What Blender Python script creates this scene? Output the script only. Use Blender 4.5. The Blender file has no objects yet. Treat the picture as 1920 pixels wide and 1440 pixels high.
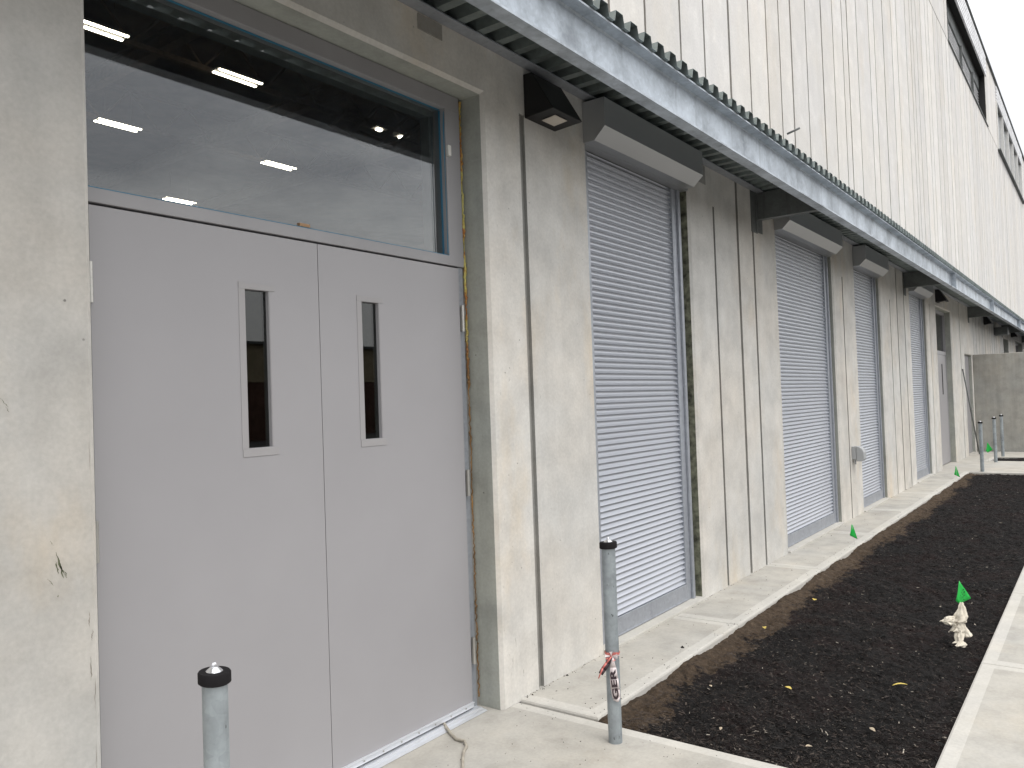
import bpy, bmesh, math, random
from mathutils import Vector, Matrix, noise
random.seed(7)
R = math.radians
SC = bpy.context.scene
COL = SC.collection
EYE = 1.57                       # camera height above the paving

# ------------------------------------------------------------------ camera
cd = bpy.data.cameras.new('camera'); cam = bpy.data.objects.new('camera', cd); COL.objects.link(cam)
cd.sensor_width = 36; cd.lens = 28.07; cd.clip_start = .05; cd.clip_end = 3000
_y, _p, _r = R(53.408), R(1.303), R(-2.0132)
F = Vector((math.sin(_y)*math.cos(_p), math.cos(_y)*math.cos(_p), math.sin(_p)))
rr = F.cross(Vector((0, 0, 1))).normalized(); uu = rr.cross(F)
r2 = math.cos(_r)*rr + math.sin(_r)*uu; u2 = -math.sin(_r)*rr + math.cos(_r)*uu
m = Matrix((r2, u2, -F)).transposed().to_4x4(); m.translation = Vector((0, 0, EYE))
cam.matrix_world = m
SC.camera = cam
SC.render.resolution_x, SC.render.resolution_y = 1024, 768

# ------------------------------------------------------------------ world: overcast sky
SUN_EL, SUN_AZ = 64, 195         # degrees; azimuth clockwise from +y, so the sun stands in front of the facade
w = bpy.data.worlds.new('World'); SC.world = w; w.use_nodes = True
nt = w.node_tree; N = nt.nodes; L = nt.links; N.clear()
wo = N.new('ShaderNodeOutputWorld'); bg = N.new('ShaderNodeBackground'); L.new(bg.outputs[0], wo.inputs[0])
bg.inputs[1].default_value = .1
sky = N.new('ShaderNodeTexSky'); sky.sky_type = 'NISHITA'; sky.sun_disc = False
sky.sun_elevation = R(SUN_EL); sky.sun_rotation = R(SUN_AZ)
tc = N.new('ShaderNodeTexCoord'); mp = N.new('ShaderNodeMapping'); mp.inputs['Scale'].default_value = (1, 1, 3.0)
L.new(tc.outputs['Generated'], mp.inputs[0])
n1 = N.new('ShaderNodeTexNoise'); n1.inputs['Scale'].default_value = 1.7; n1.inputs['Detail'].default_value = 7; n1.inputs['Roughness'].default_value = .52
L.new(mp.outputs[0], n1.inputs['Vector'])
cr = N.new('ShaderNodeValToRGB')
cr.color_ramp.elements[0].position = .41; cr.color_ramp.elements[0].color = (9.6, 9.7, 10.0, 1)
cr.color_ramp.elements[1].position = .59; cr.color_ramp.elements[1].color = (18.2, 18.0, 17.6, 1)
L.new(n1.outputs[0], cr.inputs[0])
sx_ = N.new('ShaderNodeSeparateXYZ'); L.new(tc.outputs['Generated'], sx_.inputs[0])
gr = N.new('ShaderNodeMapRange'); gr.inputs[1].default_value = 0; gr.inputs[2].default_value = 1; gr.inputs[3].default_value = .72; gr.inputs[4].default_value = 1.5
L.new(sx_.outputs[2], gr.inputs[0])
gm = N.new('ShaderNodeMix'); gm.data_type = 'RGBA'; gm.blend_type = 'MULTIPLY'; gm.inputs[0].default_value = 1
L.new(cr.outputs[0], gm.inputs[6]); L.new(gr.outputs[0], gm.inputs[7])
mx = N.new('ShaderNodeMix'); mx.data_type = 'RGBA'; mx.inputs[0].default_value = .9
L.new(sky.outputs[0], mx.inputs[6]); L.new(gm.outputs[2], mx.inputs[7]); L.new(mx.outputs[2], bg.inputs[0])
sd = bpy.data.lights.new('sun', 'SUN'); sd.energy = 1.1; sd.angle = R(25); sd.color = (1, .97, .92)
so = bpy.data.objects.new('sun', sd); COL.objects.link(so)
sdir = Vector((math.sin(R(SUN_AZ))*math.cos(R(SUN_EL)), math.cos(R(SUN_AZ))*math.cos(R(SUN_EL)), math.sin(R(SUN_EL))))
so.rotation_euler = (-sdir).to_track_quat('-Z', 'Y').to_euler()
SC.view_settings.view_transform = 'Standard'; SC.view_settings.look = 'None'
SC.view_settings.exposure = .35; SC.view_settings.gamma = 1

# ------------------------------------------------------------------ material helpers
def mat(name):
    m = bpy.data.materials.new(name); m.use_nodes = True
    return m, m.node_tree.nodes, m.node_tree.links, m.node_tree.nodes['Principled BSDF']
def lin(c): return tuple(((v/255)/12.92 if v/255 <= .04045 else ((v/255+.055)/1.055)**2.4) for v in c) + (1,)
def coords(N, L, scale, loc=(0, 0, 0)):
    t = N.new('ShaderNodeTexCoord'); p = N.new('ShaderNodeMapping')
    p.inputs['Scale'].default_value = scale; p.inputs['Location'].default_value = loc
    L.new(t.outputs['Object'], p.inputs[0]); return p.outputs[0]
def noi(N, L, vec, s, d=4, r=.55):
    n = N.new('ShaderNodeTexNoise'); n.inputs['Scale'].default_value = s; n.inputs['Detail'].default_value = d
    n.inputs['Roughness'].default_value = r; L.new(vec, n.inputs['Vector']); return n.outputs[0]
def ramp(N, L, fac, stops):
    c = N.new('ShaderNodeValToRGB'); e = c.color_ramp.elements
    while len(e) < len(stops): e.new(.5)
    for i, (p, v) in enumerate(stops):
        e[i].position = p; e[i].color = v if len(v) == 4 else tuple(v)+(1,)
    L.new(fac, c.inputs[0]); return c.outputs[0]
def g(v): return (v, v, v, 1)
def mixc(N, L, a, b, fac, mode='MIX'):
    x = N.new('ShaderNodeMix'); x.data_type = 'RGBA'; x.blend_type = mode
    for s, v in ((0, fac), (6, a), (7, b)):
        if isinstance(v, (int, float, tuple)): x.inputs[s].default_value = v
        else: L.new(v, x.inputs[s])
    return x.outputs[2]
def math_(N, L, op, a, b=None):
    x = N.new('ShaderNodeMath'); x.operation = op
    for i, v in enumerate((a, b)):
        if v is None: continue
        if isinstance(v, (int, float)): x.inputs[i].default_value = v
        else: L.new(v, x.inputs[i])
    return x.outputs[0]
def bump(N, L, P, h, strength, dist=.01):
    b = N.new('ShaderNodeBump'); b.inputs['Strength'].default_value = strength; b.inputs['Distance'].default_value = dist
    L.new(h, b.inputs['Height']); L.new(b.outputs[0], P.inputs['Normal'])

def concrete(name, warm, cool, dark=.8, streak=.5, rough=.88, holes=True, scale=1.0, flat=False, blotch=.3):
    m, N, L, P = mat(name)
    v = coords(N, L, (1, 1, 1)); 
    big = noi(N, L, v, .9*scale, 5, .6)
    mid = noi(N, L, v, 4.5*scale, 6, .62)
    fine = noi(N, L, v, 60, 4, .6)
    st = noi(N, L, coords(N, L, (7, 7, .45) if not flat else (3, .5, 1)), 1.0, 5, .6)
    c = mixc(N, L, warm, cool, ramp(N, L, big, [(.38, g(0)), (.62, g(1))]))
    c = mixc(N, L, c, ramp(N, L, mid, [(.3, g(dark)), (.52, g(1)), (.75, g(1.12))]), 1.0, 'MULTIPLY')
    c = mixc(N, L, c, ramp(N, L, st, [(.3, g(1-.3*streak)), (.55, g(1)), (.8, g(1+.12*streak))]), 1.0, 'MULTIPLY')
    c = mixc(N, L, c, ramp(N, L, fine, [(.3, g(.93)), (.7, g(1.05))]), 1.0, 'MULTIPLY')
    # rusty / tan blotches
    bl = noi(N, L, coords(N, L, (1, 1, .45), (31, 7, 3)), 1.6*scale, 5, .65)
    c = mixc(N, L, c, mixc(N, L, c, (1.0, .90, .76, 1), 1.0, 'MULTIPLY'), ramp(N, L, bl, [(.55, g(0)), (.72, g(blotch))]))
    at = N.new('ShaderNodeAttribute'); at.attribute_name = 'tone'
    c = mixc(N, L, c, math_(N, L, 'ADD', at.outputs['Fac'], 1.0), 1.0, 'MULTIPLY')
    h = math_(N, L, 'ADD', math_(N, L, 'MULTIPLY', mid, .5), math_(N, L, 'MULTIPLY', fine, .35))
    if holes:
        vo = N.new('ShaderNodeTexVoronoi'); vo.inputs['Scale'].default_value = 14; L.new(v, vo.inputs['Vector'])
        hole = ramp(N, L, vo.outputs['Distance'], [(.035, g(1)), (.075, g(0))])
        gate = ramp(N, L, noi(N, L, v, 3.1, 2), [(.5, g(0)), (.58, g(1))])
        hm = mixc(N, L, (0, 0, 0, 1), hole, gate)
        c = mixc(N, L, c, mixc(N, L, c, g(.45), 1.0, 'MULTIPLY'), hm)
        h = math_(N, L, 'SUBTRACT', h, hm)
    L.new(c, P.inputs['Base Color']); P.inputs['Roughness'].default_value = rough
    P.inputs['Specular IOR Level'].default_value = .3
    bump(N, L, P, h, .35, .006)
    return m
def galv(name, base, rough=.42, metal=.55, streak=False, dirt=.75, bmp=.12, marks=False):
    m, N, L, P = mat(name)
    v = coords(N, L, (1, 1, 1))
    vo = N.new('ShaderNodeTexVoronoi'); vo.inputs['Scale'].default_value = 45; L.new(v, vo.inputs['Vector'])
    big = noi(N, L, v, 3.5, 6, .65)
    c = mixc(N, L, base, ramp(N, L, big, [(.3, g(dirt)), (.55, g(1)), (.75, g(1.15))]), 1.0, 'MULTIPLY')
    sp = N.new('ShaderNodeSeparateColor'); L.new(vo.outputs['Color'], sp.inputs[0])
    c = mixc(N, L, c, ramp(N, L, sp.outputs[0], [(0, g(.93)), (1, g(1.07))]), 1.0, 'MULTIPLY')
    dr = noi(N, L, coords(N, L, (14, 14, .9)), 1.3, 4, .6)
    c = mixc(N, L, c, ramp(N, L, dr, [(.28, g(.8)), (.42, g(1))]), 1.0, 'MULTIPLY')
    if marks:
        mk = noi(N, L, coords(N, L, (30, 30, 16)), 1.0, 3, .7)
        c = mixc(N, L, c, mixc(N, L, c, g(.3), 1.0, 'MULTIPLY'), ramp(N, L, mk, [(.66, g(0)), (.70, g(.9))]))
    L.new(c, P.inputs['Base Color']); P.inputs['Metallic'].default_value = metal
    L.new(ramp(N, L, big, [(.3, g(rough+.12)), (.7, g(rough-.06))]), P.inputs['Roughness'])
    if bmp: bump(N, L, P, noi(N, L, v, 22, 4), bmp, .004)
    return m
def plain(name, col, rough=.5, metal=0.0, var=.06, scale=8, emit=None, bmp=.05, spec=.5):
    m, N, L, P = mat(name)
    v = coords(N, L, (1, 1, 1)); n = noi(N, L, v, scale, 5)
    c = mixc(N, L, col if len(col) == 4 else col+(1,), ramp(N, L, n, [(.3, g(1-var)), (.7, g(1+var))]), 1.0, 'MULTIPLY')
    L.new(c, P.inputs['Base Color']); P.inputs['Roughness'].default_value = rough; P.inputs['Metallic'].default_value = metal
    P.inputs['Specular IOR Level'].default_value = spec
    if emit: P.inputs['Emission Color'].default_value = emit[0]; P.inputs['Emission Strength'].default_value = emit[1]
    if bmp: bump(N, L, P, noi(N, L, v, scale*12, 3), bmp, .003)
    return m
def glass(name, tint=(.9, .93, .93, 1), k=1.0):
    m, N, L, P = mat(name); N.remove(P); o = N['Material Output']
    tr = N.new('ShaderNodeBsdfTransparent'); tr.inputs[0].default_value = tint
    gl = N.new('ShaderNodeBsdfGlossy'); gl.inputs['Roughness'].default_value = .006; gl.inputs[0].default_value = (.97, .98, 1, 1)
    fr = N.new('ShaderNodeFresnel'); ge = N.new('ShaderNodeNewGeometry'); L.new(math_(N, L, 'ADD', math_(N, L, 'MULTIPLY', ge.outputs['Backfacing'], 1/1.52-1.52), 1.52), fr.inputs[0])
    mm = N.new('ShaderNodeMixShader'); L.new(math_(N, L, 'MULTIPLY', fr.outputs[0], k), mm.inputs[0])
    L.new(tr.outputs[0], mm.inputs[1]); L.new(gl.outputs[0], mm.inputs[2]); L.new(mm.outputs[0], o.inputs[0])
    return m

M = {}
M['wall'] = concrete('board_formed_concrete', (.605, .572, .522, 1), (.57, .56, .535, 1), dark=.86, streak=.22, blotch=.7)
M['upper'] = concrete('skylit_upper_concrete', (.66, .635, .60, 1), (.645, .63, .615, 1), dark=.95, streak=.14, blotch=.3, holes=False)  # lighter copy of the wall concrete; the open skylight is put into its colour
M['gup'] = concrete('upper_groove_concrete', (.40, .375, .34, 1), (.38, .37, .35, 1), holes=False)
M['reveal'] = concrete('grey_shaded_reveal_concrete', (.37, .375, .335, 1), (.34, .355, .33, 1), dark=.8, streak=.5, blotch=.2)  # grey-green cast, also darkened for the weaker light on the reveals
M['groove'] = concrete('groove_concrete', (.33, .31, .28, 1), (.30, .30, .285, 1), holes=False)
M['slab'] = concrete('broomed_slab', (.435, .413, .37, 1), (.405, .393, .365, 1), dark=.82, streak=.3, holes=False, flat=True)
M['band'] = concrete('trowelled_slab_edge', (.485, .467, .425, 1), (.465, .452, .425, 1), dark=.93, streak=.1, holes=False, flat=True)
M['endwall'] = concrete('grey_concrete', (.36, .345, .31, 1), (.32, .32, .30, 1), dark=.82, streak=.6)
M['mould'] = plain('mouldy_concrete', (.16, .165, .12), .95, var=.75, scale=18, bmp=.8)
M['galv'] = galv('galvanised_steel', (.455, .50, .55, 1), .5, .4, dirt=.58)
M['deckm'] = galv('galvanised_deck', (.28, .32, .315, 1), .38, .75)
M['bracket'] = galv('primed_dark_steel', (.14, .15, .148, 1), .6, .3)
M['pipe'] = galv('galvanised_pipe', (.33, .365, .385, 1), .58, .35, dirt=.55, marks=True)
M['slat'] = plain('shutter_slat_steel', (.47, .49, .535), .34, .5, var=.02, scale=1.5, bmp=0)
M['rail'] = galv('guide_rail_steel', (.36, .38, .42, 1), .45, .5, dirt=.93, bmp=.02)
M['hood'] = plain('hood_steel', (.43, .44, .455), .36, .6, var=.03, scale=2, bmp=0)
M['door'] = plain('door_paint', (.322, .314, .326), .40, var=.035, scale=1.6, bmp=.03)
M['frame'] = plain('frame_paint', (.30, .295, .305), .5, var=.05, scale=5)
M['trim'] = plain('vision_trim_paint', (.325, .315, .32), .5, var=.02)
M['alu'] = plain('aluminium', (.72, .74, .78), .35, .6, var=.05)
M['steel'] = plain('hinge_steel', (.5, .49, .46), .35, .8, var=.15)
M['black'] = plain('black_rubber', (.009, .008, .009), .8, bmp=.2, spec=.2)
M['lampblack'] = plain('black_lamp_paint', (.012, .012, .013), .45, spec=.3)
M['lens'] = plain('lamp_lens', (.55, .5, .44), .3)
M['zinc'] = plain('zinc_bolt', (.8, .81, .84), .25, .9)
M['glass'] = glass('window_glass', (.84, .86, .85, 1), 1.7)
M['dglass'] = glass('vision_glass', (.5, .52, .5, 1), 1.0)
M['blue'] = plain('blue_tape', (.035, .17, .28), .5)
M['wood'] = plain('wood_shim', (.36, .22, .12), .8)
M['white'] = plain('white_plastic', (.7, .69, .66), .4)
M['int'] = plain('interior_brown', (.20, .14, .10), .9, var=.4, scale=1.2)
M['truss'] = plain('truss_paint', (.28, .20, .14), .8, var=.2)
M['dark'] = plain('dark_void', (.02, .02, .02), .9)
M['tube'] = plain('lit_tube', (.9, .9, .85), .4, emit=((1, .90, .74, 1), 12.0))
M['fixture'] = plain('fixture_white', (.6, .58, .55), .5)
M['green'] = plain('green_flag_vinyl', (.010, .40, .055), .45)
M['ink'] = plain('black_ink', (.01, .03, .012), .6)
M['wire'] = plain('wire', (.55, .55, .52), .4, .5)
M['rag'] = plain('cream_cloth', (.62, .57, .48), .95, var=.18, scale=30, bmp=.5)
M['tapew'] = plain('white_barrier_tape', (.68, .60, .60), .4, var=.15, scale=30)
M['taper'] = plain('red_barrier_tape', (.55, .16, .14), .45, var=.25, scale=40)
M['tapek'] = plain('black_tape_print', (.035, .02, .025), .5)
M['cord'] = plain('grey_cord', (.34, .31, .26), .8, var=.2, scale=40)
M['asphalt'] = plain('asphalt', (.06, .06, .06), .95, var=.3, scale=30, bmp=.5)
M['scuff'] = plain('green_scuff', (.10, .11, .065), .9, var=.6, scale=40)
M['crack'] = plain('edge_chip', (.22, .20, .17), .95, var=.4, scale=50)
M['boxgrey'] = plain('grey_box', (.36, .37, .38), .45)
M['tan'] = plain('tan_cladding', (.30, .25, .16), .8)
M['brick'] = plain('brown_cladding', (.10, .05, .035), .9, var=.3)
M['wglass'] = plain('far_window_glass', (.36, .38, .41), .12, .2, var=.1, scale=2)
M['fascia'] = galv('ribbed_fascia', (.78, .78, .79, 1), .4, .4)
M['leaf1'] = plain('yellow_leaf', (.55, .42, .10), .7, var=.3, scale=60)
M['leaf2'] = plain('pale_leaf', (.40, .33, .24), .8, var=.4, scale=60)
M['bark'] = plain('bark', (.07, .05, .035), .95)
M['needle'] = plain('conifer_foliage', (.035, .055, .03), .8, var=.5, scale=3)
def foam():
    m, N, L, P = mat('expanding_foam'); v = coords(N, L, (1, 1, 1))
    n = noi(N, L, v, 7, 4, .7)
    c = ramp(N, L, n, [(.3, (.10, .055, .02)), (.44, (.42, .17, .05)), (.54, (.50, .44, .13)), (.7, (.55, .52, .24))])
    low_ = ramp(N, L, n, [(.3, (.07, .045, .025)), (.55, (.22, .12, .045)), (.72, (.40, .22, .07))])
    sz = N.new('ShaderNodeSeparateXYZ'); L.new(v, sz.inputs[0])
    c = mixc(N, L, low_, c, ramp(N, L, math_(N, L, 'MULTIPLY', sz.outputs[2], .3), [(.50, g(0)), (.64, g(1))]))
    L.new(c, P.inputs['Base Color']); P.inputs['Roughness'].default_value = .9
    bump(N, L, P, noi(N, L, v, 60, 3), .8, .01); return m
M['foam'] = foam()
def mulchmat():
    m, N, L, P = mat('bark_mulch'); v = coords(N, L, (1, 1, 1))
    at = N.new('ShaderNodeAttribute'); at.attribute_name = 'soil'
    n = noi(N, L, v, 28, 6, .7); n2 = noi(N, L, v, 2.5, 4, .6)
    dk = ramp(N, L, n, [(.3, (.0022, .0019, .0019)), (.55, (.0062, .0050, .0050)), (.78, (.018, .013, .012))])
    dk = mixc(N, L, dk, mixc(N, L, dk, (1.9, 1.15, 1.05, 1), 1.0, 'MULTIPLY'), ramp(N, L, n2, [(.45, g(0)), (.65, g(1))]))
    br = ramp(N, L, n, [(.3, (.028, .019, .012)), (.55, (.075, .052, .034)), (.8, (.15, .115, .08))])
    f = math_(N, L, 'ADD', at.outputs['Fac'], math_(N, L, 'MULTIPLY', math_(N, L, 'SUBTRACT', noi(N, L, v, 12, 6, .75), .5), 1.7))
    c = mixc(N, L, dk, br, ramp(N, L, f, [(.42, g(0)), (.58, g(1))]))
    L.new(c, P.inputs['Base Color']); P.inputs['Roughness'].default_value = .9; P.inputs['Specular IOR Level'].default_value = .25
    bump(N, L, P, noi(N, L, v, 60, 5, .75), 1.0, .02); return m
M['mulch'] = mulchmat()
def chipmat():
    m, N, L, P = mat('bark_chips'); 
    at = N.new('ShaderNodeAttribute'); at.attribute_name = 'tone'
    c = ramp(N, L, at.outputs['Fac'], [(0, (.002, .0018, .0018)), (.5, (.009, .007, .006)), (.85, (.04, .029, .024)), (.955, (.085, .068, .055)), (1, (.50, .45, .38))])
    L.new(c, P.inputs['Base Color']); P.inputs['Roughness'].default_value = .75; P.inputs['Specular IOR Level'].default_value = .3; return m
M['chip'] = chipmat()

# ------------------------------------------------------------------ mesh helpers
class MB:
    def __init__(s): s.v = []; s.f = []; s.mi = []; s.tone = []; s.sm = []
    def quad(s, pts, mi=0, tone=0.0, sm=False):
        i = len(s.v); s.v += [tuple(p) for p in pts]; s.f.append(tuple(range(i, i+len(pts)))); s.mi.append(mi); s.tone.append(tone); s.sm.append(sm)
    def box(s, x0, x1, y0, y1, z0, z1, mi=0, tone=0.0):
        i = len(s.v)
        s.v += [(x, y, z) for x in (x0, x1) for y in (y0, y1) for z in (z0, z1)]
        for f in ((0, 1, 3, 2), (4, 6, 7, 5), (0, 4, 5, 1), (2, 3, 7, 6), (0, 2, 6, 4), (1, 5, 7, 3)):
            s.f.append(tuple(i+k for k in f)); s.mi.append(mi); s.tone.append(tone); s.sm.append(False)
        return s
    def prism(s, prof, axis, a, b, mi=0, cap=True, sm=False, closed=True):
        n = len(prof); i = len(s.v)
        def P(t, u, v): return (t, u, v) if axis == 'x' else ((u, t, v) if axis == 'y' else (u, v, t))
        for t in (a, b): s.v += [P(t, u, v) for u, v in prof]
        for k in range(n if closed else n-1):
            j = (k+1) % n; s.f.append((i+k, i+j, i+n+j, i+n+k)); s.mi.append(mi); s.tone.append(0); s.sm.append(sm)
        if cap and closed:
            for q in (tuple(range(i, i+n)), tuple(range(i+n, i+2*n))[::-1]): s.f.append(q); s.mi.append(mi); s.tone.append(0); s.sm.append(False)
        return s
    def lathe(s, prof, seg=32, c=(0, 0, 0), mi=0, tilt=(0, 0)):
        i = len(s.v); n = len(prof)
        for k in range(seg):
            a = 2*math.pi*k/seg
            for r, z in prof:
                x, y = r*math.cos(a), r*math.sin(a); s.v.append((c[0]+x, c[1]+y, c[2]+z+tilt[0]*x+tilt[1]*y))
        for k in range(seg):
            j = (k+1) % seg
            for t in range(n-1):
                s.f.append((i+k*n+t, i+j*n+t, i+j*n+t+1, i+k*n+t+1)); s.mi.append(mi); s.tone.append(0)
                a, b = prof[t], prof[t+1]; s.sm.append(abs(b[1]-a[1]) > .0001)
        return s
    def tube(s, pts, r, seg=8, mi=0):
        rings = []
        for q, p in enumerate(pts):
            p = Vector(p); a = Vector(pts[max(0, q-1)]); b = Vector(pts[min(len(pts)-1, q+1)])
            d = (b-a).normalized(); u = d.cross(Vector((.13, .3, 1))).normalized(); v = d.cross(u)
            rad = r[q] if isinstance(r, (list, tuple)) else r
            i = len(s.v); s.v += [tuple(p+rad*(math.cos(2*math.pi*k/seg)*u+math.sin(2*math.pi*k/seg)*v)) for k in range(seg)]; rings.append(i)
        for a, b in zip(rings, rings[1:]):
            for k in range(seg):
                j = (k+1) % seg; s.f.append((a+k, a+j, b+j, b+k)); s.mi.append(mi); s.tone.append(0); s.sm.append(True)
        for i in (rings[0], rings[-1]): s.f.append(tuple(range(i, i+seg))); s.mi.append(mi); s.tone.append(0); s.sm.append(False)
        return s
    def build(s, name, mats, parent=None, bevel=0, loc=None):
        me = bpy.data.meshes.new(name); me.from_pydata(s.v, [], s.f)
        if not isinstance(mats, (list, tuple)): mats = [mats]
        for q in mats: me.materials.append(q)
        me.polygons.foreach_set('material_index', s.mi); me.polygons.foreach_set('use_smooth', s.sm)
        at = me.attributes.new('tone', 'FLOAT', 'FACE'); at.data.foreach_set('value', s.tone)
        bm = bmesh.new(); bm.from_mesh(me); bmesh.ops.remove_doubles(bm, verts=bm.verts, dist=1e-5); bmesh.ops.recalc_face_normals(bm, faces=bm.faces); 
        for e in bm.edges:
            if len(e.link_faces) == 2 and e.calc_face_angle(0) > R(38): e.smooth = False
        bm.to_mesh(me); bm.free()
        me.update()
        o = bpy.data.objects.new(name, me); COL.objects.link(o)
        if parent: o.parent = parent
        if loc: o.location = loc
        if bevel:
            b = o.modifiers.new('bevel', 'BEVEL'); b.width = bevel; b.segments = 2; b.limit_method = 'ANGLE'; b.angle_limit = R(40)
        return o
def B(*a): return MB().box(*a)
def tag(o, label=None, cat=None, group=None, kind=None):
    if label: o['label'] = label
    if cat: o['category'] = cat
    if group: o['group'] = group
    if kind: o['kind'] = kind
    return o
def empty(name, loc=(0, 0, 0), rz=0):
    o = bpy.data.objects.new(name, None); COL.objects.link(o); o.location = loc; o.rotation_euler = (0, 0, rz); o.empty_display_size = .2; return o
def dup(root, loc, label):
    def cp(o, par):
        c = o.copy(); COL.objects.link(c); c.parent = par
        for ch in list(o.children): cp(ch, c)
        return c
    r = cp(root, None); r.location = loc; r['label'] = label; return r
def text_mesh(txt, size, extrude=0):
    cu = bpy.data.curves.new('t', 'FONT'); cu.body = txt; cu.size = size; cu.extrude = extrude; cu.offset = size*.035
    o = bpy.data.objects.new('t', cu); me = bpy.data.meshes.new_from_object(o); bpy.data.objects.remove(o); return me

W = 2.53          # facade plane

# ------------------------------------------------------------------ ground, slabs, beds
def gridsheet(x0, x1, y0, y1, z):  # one big sheet
    mb = MB(); mb.quad([(x0, y0, z), (x1, y0, z), (x1, y1, z), (x0, y1, z)]); return mb
tag(gridsheet(-700, 900, -900, 700, -.16).build('ground', M['asphalt']), kind='structure')
def slab(mb, x0, x1, y0, y1, z, th=.14, bw=.075, bands='nsew'):
    r = .012
    a0 = x0+(bw if 'w' in bands else r); a1 = x1-(bw if 'e' in bands else r); b0 = y0+(bw if 's' in bands else r); b1 = y1-(bw if 'n' in bands else r)
    mb.quad([(a0, b0, z), (a1, b0, z), (a1, b1, z), (a0, b1, z)], 0, random.uniform(-.05, .04))
    o = (x0+r, x1-r, y0+r, y1-r)
    for q in ([(o[0], o[2], z), (o[1], o[2], z), (a1, b0, z), (a0, b0, z)], [(o[1], o[2], z), (o[1], o[3], z), (a1, b1, z), (a1, b0, z)],
              [(o[1], o[3], z), (o[0], o[3], z), (a0, b1, z), (a1, b1, z)], [(o[0], o[3], z), (o[0], o[2], z), (a0, b0, z), (a0, b1, z)]):
        mb.quad(q, 1)
    cs = [(x0, y0), (x1, y0), (x1, y1), (x0, y1)]; ci = [(o[0], o[2]), (o[1], o[2]), (o[1], o[3]), (o[0], o[3])]
    for k in range(4):
        j = (k+1) % 4; p, q, pi, qi = cs[k], cs[j], ci[k], ci[j]
        mid = lambda a, b: ((a[0]*.7+b[0]*.3), (a[1]*.7+b[1]*.3))
        mp_, mq = mid(p, pi), mid(q, qi)
        mb.quad([(*pi, z), (*qi, z), (*mq, z-.0035), (*mp_, z-.0035)], 1)
        mb.quad([(*mp_, z-.0035), (*mq, z-.0035), (*q, z-r), (*p, z-r)], 1)
        mb.quad([(*p, z-r), (*q, z-r), (*q, z-th), (*p, z-th)], 1)
EY = 2.062
strip = MB()
xs = [3.385, 5.255, 7.235, 9.2, 11.15, 13.1, 15.05, 16.7]
for a, b in zip(xs, xs[1:]): slab(strip, a+.003, b-.003, EY, 2.60, .012, bands='sew')
tag(strip.build('path', [M['slab'], M['band']]), kind='structure')
pad = MB()
slab(pad, -2.6, 1.1, -1.4, 2.75, 0, bands='e'); slab(pad, 1.106, 3.379, -1.4, 2.75, -.001, bands='ew')
tag(pad.build('pavement', [M['slab'], M['band']]), kind='structure')
walk = MB(); xx = 3.385
for b in (5.225, 7.095, 8.97, 10.84, 12.7, 14.6, 16.5, 18.4, 20.3, 21.95): slab(walk, xx+.003, b-.003, -1.4, .635, 0, bands='nsew'); xx = b
tag(walk.build('sidewalk', [M['slab'], M['band']]), kind='structure')
cp = MB()
slab(cp, 16.703, 18.0, .641, 2.9, .003, bands='w'); slab(cp, 18.006, 19.25, .641, 2.9, .002, bands='e')
slab(cp, 19.256, 20.4, 1.99, 2.62, .003, bands='s'); slab(cp, 20.406, 21.95, .641, 2.9, .002, bands='w')
tag(cp.build('cross_path', [M['slab'], M['band']]), kind='structure')

def bed(name, x0, x1, y0, y1, step, soilband):
    nx, ny = int((x1-x0)/step), int((y1-y0)/step); V = []; S = []
    for i in range(nx+1):
        for j in range(ny+1):
            x = x0+(x1-x0)*i/nx; y = y0+(y1-y0)*j/ny; p = Vector((x, y, 0))
            d = y1-y; dx = min(x-x0, x1-x)
            h = .026*noise.noise(p*2.2)+.018*noise.noise(p*7)+.015*noise.noise(p*19)+.012*noise.noise(p*45)
            base = -.035
            if soilband:
                edge = .0+.03*noise.noise(Vector((x*3.1, 5, 0)))+.022*noise.noise(Vector((x*11, 9, 0)))
                k = max(0, 1-max(0, d-edge)/.13)
                base = -.03+k*(.016+.03*noise.noise(Vector((x*1.9, 7, 0)))+.008*noise.noise(Vector((x*11, 3, 0))))+.012*(1-abs(2*k-1))
                h = h*(1-.65*k)+.006*noise.noise(p*30)*k
            V.append((x, y, base+h)); 
            sw = .25*(1.0 if soilband else 0)
            S.append(max(0, min(1, .5+(sw*(.75+.5*noise.noise(Vector((x*1.3, 2, 0)))+.35*noise.noise(Vector((x*4, y*4, 0))))-d)*3.2)) if soilband else .1)
    Fc = [(i*(ny+1)+j, (i+1)*(ny+1)+j, (i+1)*(ny+1)+j+1, i*(ny+1)+j+1) for i in range(nx) for j in range(ny)]
    me = bpy.data.meshes.new(name); me.from_pydata(V, [], Fc); me.materials.append(M['mulch'])
    me.polygons.foreach_set('use_smooth', [True]*len(Fc))
    at = me.attributes.new('soil', 'FLOAT', 'POINT'); at.data.foreach_set('value', S)
    o = bpy.data.objects.new(name, me); COL.objects.link(o); tag(o, kind='structure'); return o
bed('mulch_bed', 3.386, 16.70, .637, 2.085, .018, True)
bed('far_mulch_bed', 19.256, 20.40, -.6, 1.988, .05, False)

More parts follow.
